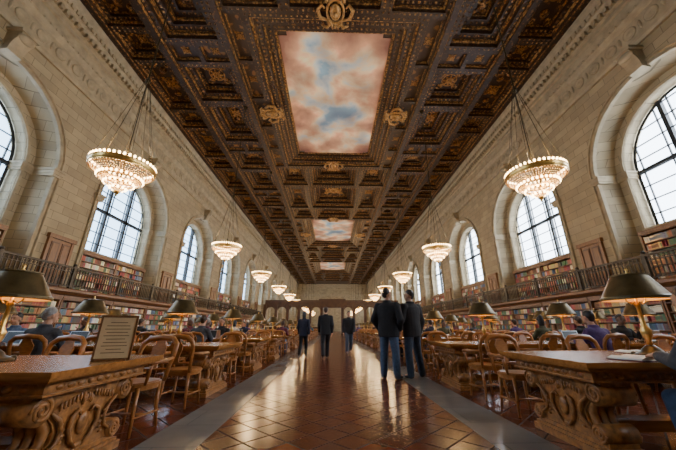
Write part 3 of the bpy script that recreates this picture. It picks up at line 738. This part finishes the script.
def person_meshes(pose,hairlen=0,vox=.012,slim=1.0,puff=.006):
    H0=pose['hip']; ln=pose.get('lean',0); T=.50
    chest=lambda t:(0,H0[1]+ln*t*T,H0[2]+t*T)
    body=[];jk=[];tr=[];sh=[];hair=[]
    rg=[(chest(-.12),.10,.08),(chest(-.06),.155*slim,.11),(chest(.08),.165*slim,.12),(chest(.35),.145*slim,.105),(chest(.7),.17*slim,.12),(chest(.92),.175*slim,.11),(chest(1.02),.12,.085),(chest(1.08),.06,.06)]
    body.append(loft(rg))
    rj=[(chest(pose.get('hem',-.22)),.178*slim,.135),(chest(.05),.18*slim,.14),(chest(.35),.168*slim,.13),(chest(.7),.188*slim,.138),(chest(.92),.19*slim,.125),(chest(1.03),.13,.095),(chest(1.1),.072,.072)]
    jk.append(loft(rj))
    neck=chest(1.05); hd=pose.get('head',(0,.03)); hc=(hd[0],neck[1]+hd[1],neck[2]+.185)
    body.append(cap(neck,.058,(hc[0]*.6,hc[1]-.01,hc[2]-.06),.054))
    Rz=pose.get('turn',0)
    def hp(x,y,z): c,s_=math.cos(Rz),math.sin(Rz); return (hc[0]+x*c-y*s_,hc[1]+x*s_+y*c,hc[2]+z)
    body+= [ell(hp(0,-.005,.02),.1,(.78,.98,1.08)),ell(hp(0,.025,-.045),.07,(.86,.95,.95)),ell(hp(0,.05,-.085),.035,(1,.9,.8))]
    body+= [cap(hp(0,.088,.015),.008,hp(0,.108,-.022),.014,8),ell(hp(0,.078,.035),.03,(2.0,.6,.35)),ell(hp(0,.088,-.055),.016,(1.7,.6,.6))]
    for d in (-1,1): body+=[ell(hp(d*.078,-.005,-.005),.026,(.4,.8,1.25)),ell(hp(d*.03,.083,.012),.012,(1.2,.6,.7))]
    hair+= [ell(hp(0,-.022,.045),.105,(.80,.98,.98))]
    if hairlen: hair+=[ell(hp(0,-.055,-.03),.095,(.85,.7,1.3+hairlen)),cap(hp(0,-.07,0),.06,hp(0,-.06,-.12*hairlen-.05),.05)]
    else: hair+=[ell(hp(0,-.055,.0),.075,(.9,.75,1.05))]
    for (a,k,an,toe) in pose['legs']:
        body+=[cap(a,.088*slim,k,.056),cap(k,.056,lerp(k,an,.35),.056),cap(lerp(k,an,.35),.056,an,.036),cap(an,.036,toe,.03)]
        q=1+(slim-1)*.6
        tr+=[cap(a,.098*slim,lerp(a,k,.5),.086*q),cap(lerp(a,k,.5),.086*q,k,.07*q),cap(k,.07*q,lerp(k,an,.4),.07*q),cap(lerp(k,an,.4),.07*q,(an[0],an[1],an[2]-.015),.062*q)]
        dv=Vector(toe)-Vector(an)
        hl=tuple(Vector(an)-Vector((dv.x,dv.y,0))*.2-Vector((0,0,.04)))
        sh+=[cap(hl,.038,lerp(hl,toe,.5),.04),cap(lerp(hl,toe,.4),.042,toe,.032),cap(an,.042,hl,.036)]
    tr.append(loft([(chest(-.2),.12*slim,.1),(chest(-.1),.165*slim,.12),(chest(.1),.165*slim,.12),(chest(.16),.14*slim,.1)]))
    for (s0,e,w,dr) in pose['arms']:
        body+=[cap(s0,.058,e,.042),cap(e,.042,w,.027)]
        jk+=[cap(s0,.068*slim,lerp(s0,e,.6),.058),cap(lerp(s0,e,.6),.058,e,.054),cap(e,.054,w,.04),cap((s0[0]*.55,s0[1],s0[2]+.01),.062,s0,.066)]
        body.append(cap((s0[0]*.5,s0[1],s0[2]+.01),.055,s0,.06))
        D=Vector(dr).normalized(); S=Vector((0,0,1)).cross(D)
        if S.length<.3: S=Vector((0,1,0))
        S.normalize(); U=D.cross(S); w=Vector(w)
        pm=w+D*.085
        body+=[cap(w,.024,w+D*.05,.03),cap(w+D*.045-S*.018,.019,pm-S*.022,.017),cap(w+D*.045+S*.018,.019,pm+S*.022,.017)]
        for i,lg in enumerate((.034,.042,.04,.03)):
            o=w+D*.09+S*((i-1.5)*.019); m1=o+D*lg-U*.008; m2=m1+D*lg*.7-U*.022
            body+=[cap(o-D*.02,.0095,m1,.009,8),cap(m1,.009,m2,.0075,8)]
        th=S*(1 if Vector((0,1,0)).dot(S)>=0 else -1)
        o=w+D*.03+th*.022; m1=o+D*.035+th*.02; m2=m1+D*.03+th*.002
        body+=[cap(o,.012,m1,.0105,8),cap(m1,.0105,m2,.008,8)]
    jk.append(loft([(chest(1.0),.1,.09),(chest(1.1),.08,.085),(chest(1.17),.075,.08)]))
    SK=simple('x',(.5,.3,.2))
    return dict(body=remesh(body,min(vox,.009),0,'body',SK,1),jacket=remesh(jk,vox,puff,'jacket',SK,2),trousers=remesh(tr,vox,.002,'trousers',SK,2),shoe=remesh(sh,vox,.0,'shoes',SK,2),hair=remesh(hair,vox,.0,'hair',SK,1))
SKIN=[simple('skin_light',(.45,.25,.16),.55,0,.08),simple('skin_tan',(.34,.175,.10),.55,0,.08),simple('skin_dark',(.14,.07,.04),.5,0,.08)]
def cloth(n,c): return simple(n,c,.85,0,.25,30,.25)
BLK=cloth('black_cloth',(.012,.012,.015)); NAVY=cloth('navy_cloth',(.015,.02,.045)); JEAN=cloth('denim',(.055,.09,.155)); DJEAN=cloth('dark_denim',(.04,.06,.10)); GREY=cloth('grey_wool',(.05,.05,.058))
CLO=[BLK,NAVY,GREY,cloth('burgundy_wool',(.11,.02,.035)),cloth('teal_cloth',(.03,.10,.13)),cloth('purple_cloth',(.08,.04,.14)),cloth('white_cotton',(.45,.44,.4)),cloth('brown_cloth',(.10,.06,.035)),cloth('blue_cotton',(.06,.11,.22)),cloth('olive_cloth',(.07,.07,.035)),BLK,NAVY]
HAIR=[simple('hair_black',(.012,.01,.01),.5,0,.3,40,.3),simple('hair_brown',(.05,.026,.013),.5,0,.3,40,.3),simple('hair_grey',(.22,.21,.2),.5,0,.3,40,.3),simple('hair_blond',(.24,.15,.07),.5,0,.3,40,.3)]
SHOE=simple('shoe_leather',(.02,.016,.013),.4,0,.2)
def place(ms,loc,rz,skin,jk,tr,hr,label,scale=1,group=None):
    r=ob('person',None,None,loc,(0,0,rz)); r.scale=(scale,)*3; r['label']=label; r['category']='person'
    if group: r['group']=group
    for n,m in (('body',skin),('jacket',jk),('trousers',tr),('shoe',SHOE),('hair',hr)):
        o=ob('shoes' if n=='shoe' else n,ms[n],r); 
        o.material_slots[0].link='OBJECT'; o.material_slots[0].material=m
    return r
AZ=.085
stand_pockets=dict(hip=(0,0,.93),lean=-.02,head=(0,.02),turn=-.5,hem=-.30,
  legs=[((.09,0,.90),(.125,.015,.50),(.145,-.02,AZ),(.19,.12,.035)),((-.09,0,.90),(-.13,.03,.50),(-.15,.02,AZ),(-.20,.15,.035))],
  arms=[((.20,0,1.39),(.30,-.07,1.12),(.22,.06,.93),(-.3,.3,-1)),((-.20,0,1.39),(-.30,-.07,1.12),(-.22,.06,.93),(.3,.3,-1))])
stand_b=dict(hip=(0,0,.93),lean=.0,head=(0,.03),turn=.6,hem=-.28,
  legs=[((.09,0,.90),(.15,.03,.50),(.21,.0,AZ),(.28,.12,.035)),((-.09,0,.90),(-.13,.02,.50),(-.15,-.03,AZ),(-.17,.11,.035))],
  arms=[((.20,0,1.39),(.29,-.03,1.10),(.27,.05,.86),(0,.15,-1)),((-.20,0,1.39),(-.29,.0,1.12),(-.14,.19,1.05),(.8,.4,.1))])
walk=dict(hip=(0,0,.92),lean=.06,head=(0,.03),turn=0,hem=-.26,
  legs=[((.085,0,.90),(.09,.16,.52),(.09,.24,AZ+.01),(.10,.38,.045)),((-.085,0,.90),(-.09,.0,.49),(-.09,-.27,AZ+.07),(-.10,-.15,.035))],
  arms=[((.19,.03,1.39),(.235,-.08,1.12),(.23,-.02,.88),(0,.1,-1)),((-.19,.03,1.39),(-.235,.08,1.12),(-.22,.2,.9),(0,.3,-1))])
sit=dict(hip=(0,-.08,.545),lean=.22,head=(0,.07),turn=.1,hem=-.08,
  legs=[((.09,-.06,.55),(.13,.36,.52),(.13,.34,AZ),(.14,.48,.035)),((-.09,-.06,.55),(-.12,.36,.52),(-.12,.30,AZ),(-.14,.44,.035))],
  arms=[((.18,.01,1.0),(.25,.12,.80),(.12,.34,.825),(-.3,1,-.02)),((-.18,.01,1.0),(-.25,.12,.80),(-.12,.36,.825),(.3,1,-.02))])
sit2=dict(hip=(0,-.1,.545),lean=.05,head=(0,.05),turn=-.5,hem=-.08,
  legs=[((.09,-.06,.55),(.15,.36,.52),(.15,.34,AZ),(.17,.48,.035)),((-.09,-.06,.55),(-.12,.36,.52),(-.12,.26,AZ),(-.14,.40,.035))],
  arms=[((.18,-.08,1.0),(.26,.03,.80),(.15,.30,.825),(-.4,1,-.02)),((-.18,-.08,1.0),(-.24,.04,.81),(-.10,.25,.98),(.4,.3,1))])
PA=person_meshes(stand_pockets,vox=.01,slim=1.18,puff=.015); PB=person_meshes(stand_b,vox=.01,slim=1.20,puff=.016); PW=person_meshes(walk,vox=.012,slim=1.08,puff=.012); PW2=person_meshes(walk,hairlen=.6,vox=.012,slim=.95)
S1=person_meshes(sit,vox=.013); S2=person_meshes(sit2,vox=.013); S3=person_meshes(sit,hairlen=1.0,vox=.013,slim=.88)
place(PA,(1.30,7.1,0),-.55,SKIN[1],BLK,JEAN,HAIR[0],'standing man in black jacket and blue jeans with hands in pockets',1.10)
place(PB,(1.87,7.2,0),.55,SKIN[1],BLK,DJEAN,HAIR[0],'standing man in dark jacket and jeans beside another man',1.09)
place(PW,(-.24,11.7,0),.1,SKIN[0],BLK,BLK,HAIR[1],'person in black coat and trousers walking down the aisle',1.03)
place(PW2,(-1.12,12.3,0),-.1,SKIN[0],NAVY,BLK,HAIR[0],'person in dark navy coat walking along the aisle',.95)
place(PW,(.74,13.7,0),PI,SKIN[0],BLK,DJEAN,HAIR[1],'person in black jacket walking through the aisle')
def seat(ri,s,d,k,ms,sk,jk,tr,hr,label,grp=None):
    for c in chairs:
        if c[:4]==(ri,s,d,k):
            place(ms,(c[4],c[5],0),c[6],SKIN[sk],jk,tr,HAIR[hr],label,.98,grp); return
seat(1,-1,-1,2,S2,0,GREY,BLK,2,'grey-haired seated reader in dark grey jacket')
used={(1,-1,-1,2)}
cand=[c for c in chairs if c[0] in range(0,11) and not (c[0]<3 and c[3]<1)]
random.shuffle(cand); cnt=0
names=['black','navy','grey','burgundy','teal','purple','white','brown','blue','olive','black','navy']
hn=['black','brown','grey','blond']
for c in cand:
    if c[:4] in used: continue
    if cnt>=52: break
    if c[0]==0 and cnt>6: continue
    used.add(c[:4]); ci=random.randrange(len(CLO)); hi=random.choice((0,0,1,1,2,3)); v=random.choice((0,1,2))
    ms=(S1,S2,S3)[v]
    seat(*c[:4],ms,random.choice((0,0,1,2)),CLO[ci],random.choice((BLK,DJEAN,JEAN)),hi,'seated reader with %s hair in a %s top'%(hn[hi],names[ci])); cnt+=1
inst('wooden_chair',CP,(2.86,2.22,0),.0,'golden oak armchair with rounded open back and vase splat','chair','oak reading chairs')
place(S1,(2.86,2.22,0),.0,SKIN[0],GREY,JEAN,HAIR[1],'seated reader in dark grey jacket and blue jeans')
# ------------------------------------------------------------------ items on tables
def open_book():
    b=MB()
    for d in (-1,1):
        pts=[(0,.0),(d*.03,.022),(d*.09,.026),(d*.15,.012),(d*.155,.006),(d*.155,.004),(0,.0)]
        b.ext([(x,z+.004) for x,z in pts],-.11,.11,'y',0)
    b.box(-.165,.165,-.118,.118,0,.004,1)
    return b.mesh('open_book',[PAPER,CLO[3]])
def laptop():
    b=MB(); b.box(-.16,.16,-.11,.11,0,.016,0); b.box(-.14,.14,-.03,.09,.016,.018,1); base=b.mesh('keyboard_base',[SCREENM,BLACKP])
    b=MB(); X=Matrix.Translation((0,.11,.016))@Matrix.Rotation(math.radians(-18),4,'X'); b.box(-.16,.16,-.004,.004,0,.215,0,X); b.box(-.15,.15,-.006,-.004,.01,.205,1,X); lid=b.mesh('screen',[SCREENM,BLACKP])
    return [('keyboard_base',base),('screen',lid)]
OB=open_book(); LAP=laptop()
o=ob('open_book',OB,None,(2.78,2.83,.776),(0,0,.3)); o['label']='open white-paged book lying on the oak table'; o['category']='book'; o.scale=(1.2,1.2,1.2)
o=ob('open_book',OB,None,(3.55,3.6,.776),(0,0,-.2)); o['label']='open white-paged book lying on the oak table'; o['category']='book'
for c in chairs:
    if c[:4] in used and c[0]<8:
        y=rowy(c[0],c[1])+c[2]*.36
        if random.random()<.5: inst('laptop',LAP,(c[4],y,.776),0 if c[2]<0 else PI,'open aluminium laptop on an oak table','laptop','laptops on tables')
        else:
            o=ob('open_book',OB,None,(c[4],y,.776),(0,0,random.uniform(-.3,.3))); o['label']='open book in front of a seated reader'; o['category']='book'; o['group']='open books on tables'
b=MB(); X=Matrix.Rotation(math.radians(-3),4,'X')
b.box(-.165,.165,-.01,.01,.02,.39,0,X); fr=b.mesh('panel',[SIGNB])
b=MB()
b.box(-.178,-.158,-.016,.016,.0,.40,0,X); b.box(.158,.178,-.016,.016,.0,.40,0,X); b.box(-.178,.178,-.016,.016,.385,.405,0,X); b.box(-.178,.178,-.016,.016,.0,.02,0,X); b.box(-.14,.14,-.05,.09,0,.012,0)
b.tube([(0,.07,.01),(0,.03,.25)],.008,6,0)
f2=b.mesh('frame',[WALN])
b=MB()
for k,w in enumerate((.08,.11,.12,.10,.12,.09,.11,.12,.07,.11)): b.box(-w,w,-.0125,-.0105,.335-k*.03,.341-k*.03,0,X)
tx=b.mesh('lettering',[SIGNT])
inst('notice_sign',[('panel',fr),('frame',f2),('lettering',tx)],(-1.97,2.92,.776),.45,'tan notice panel in a wooden frame standing on a table end','sign',None,(.80,.9,.95))
# ------------------------------------------------------------------ wooden partition
b=MB()
for s in (-1,1):
    x0,x1=sorted((s*1.7,s*11.0))
    b.box(x0,x1,50,50.3,0,1.2,0); b.box(x0,x1,49.85,50.45,4.6,5.2,0); b.box(x0,x1,49.75,50.5,5.2,5.4,0)
    for k in range(6):
        x=x0+(x1-x0)*k/5; b.box(x-.22,x+.22,49.8,50.4,0,4.7,0)
    for k in range(5):
        xa=x0+(x1-x0)*k/5+.22; xb=x0+(x1-x0)*(k+1)/5-.22; xc=(xa+xb)/2; r=(xb-xa)/2
        prev=None
        for j in range(13):
            a=PI-PI*j/12; p=(xc+r*math.cos(a),3.6+r*math.sin(a))
            if prev: b.add([(prev[0],50,prev[1]),(p[0],50,p[1]),(p[0],50,4.6),(prev[0],50,4.6)],[(0,1,2,3)],0)
            prev=p
b.box(-2.2,2.2,49.7,50.6,4.2,5.6,0)
for s in (-1,1): b.lathe([(.25,0),(.25,.4),(.2,.5),(.17,4.0),(.28,4.2)],14,0,Matrix.Translation((s*1.7,49.6,0)))
o=ob('wooden_partition',b.mesh('wooden_partition',[PARTW])); o['label']='carved wooden screen with arches spanning the hall'; o['category']='partition'
# ------------------------------------------------------------------ world, camera
w=bpy.data.worlds.new('World'); bpy.context.scene.world=w; w.use_nodes=True
nt=w.node_tree; bg=nt.nodes['Background']; bg.inputs[1].default_value=1.0
tc=N(nt,'ShaderNodeTexCoord'); sp=N(nt,'ShaderNodeSeparateXYZ'); L(nt,tc.outputs['Generated'],sp.inputs[0])
mr=N(nt,'ShaderNodeMapRange'); L(nt,sp.outputs[0],mr.inputs[0]); mr.inputs[1].default_value=-.3; mr.inputs[2].default_value=.3
mx=N(nt,'ShaderNodeMix',data_type='RGBA'); L(nt,mr.outputs[0],mx.inputs[0]); mx.inputs[6].default_value=(3.2,4.7,6.4,1); mx.inputs[7].default_value=(8.5,9.6,10.8,1)
L(nt,mx.outputs[2],bg.inputs[0])
f=292.0; th=math.atan(103/f); psi=math.radians(1.8)
cd=bpy.data.cameras.new('camera'); cd.sensor_width=36; cd.lens=f/676*36
co=bpy.data.objects.new('camera',cd); COL.objects.link(co); co.location=CAM
co.rotation_euler=(PI/2+th,0,-psi)
px=332+f*math.tan(psi)/math.cos(th); cd.shift_x=-(px-338)/676
cd.clip_start=.05; cd.clip_end=300
bpy.context.scene.camera=co
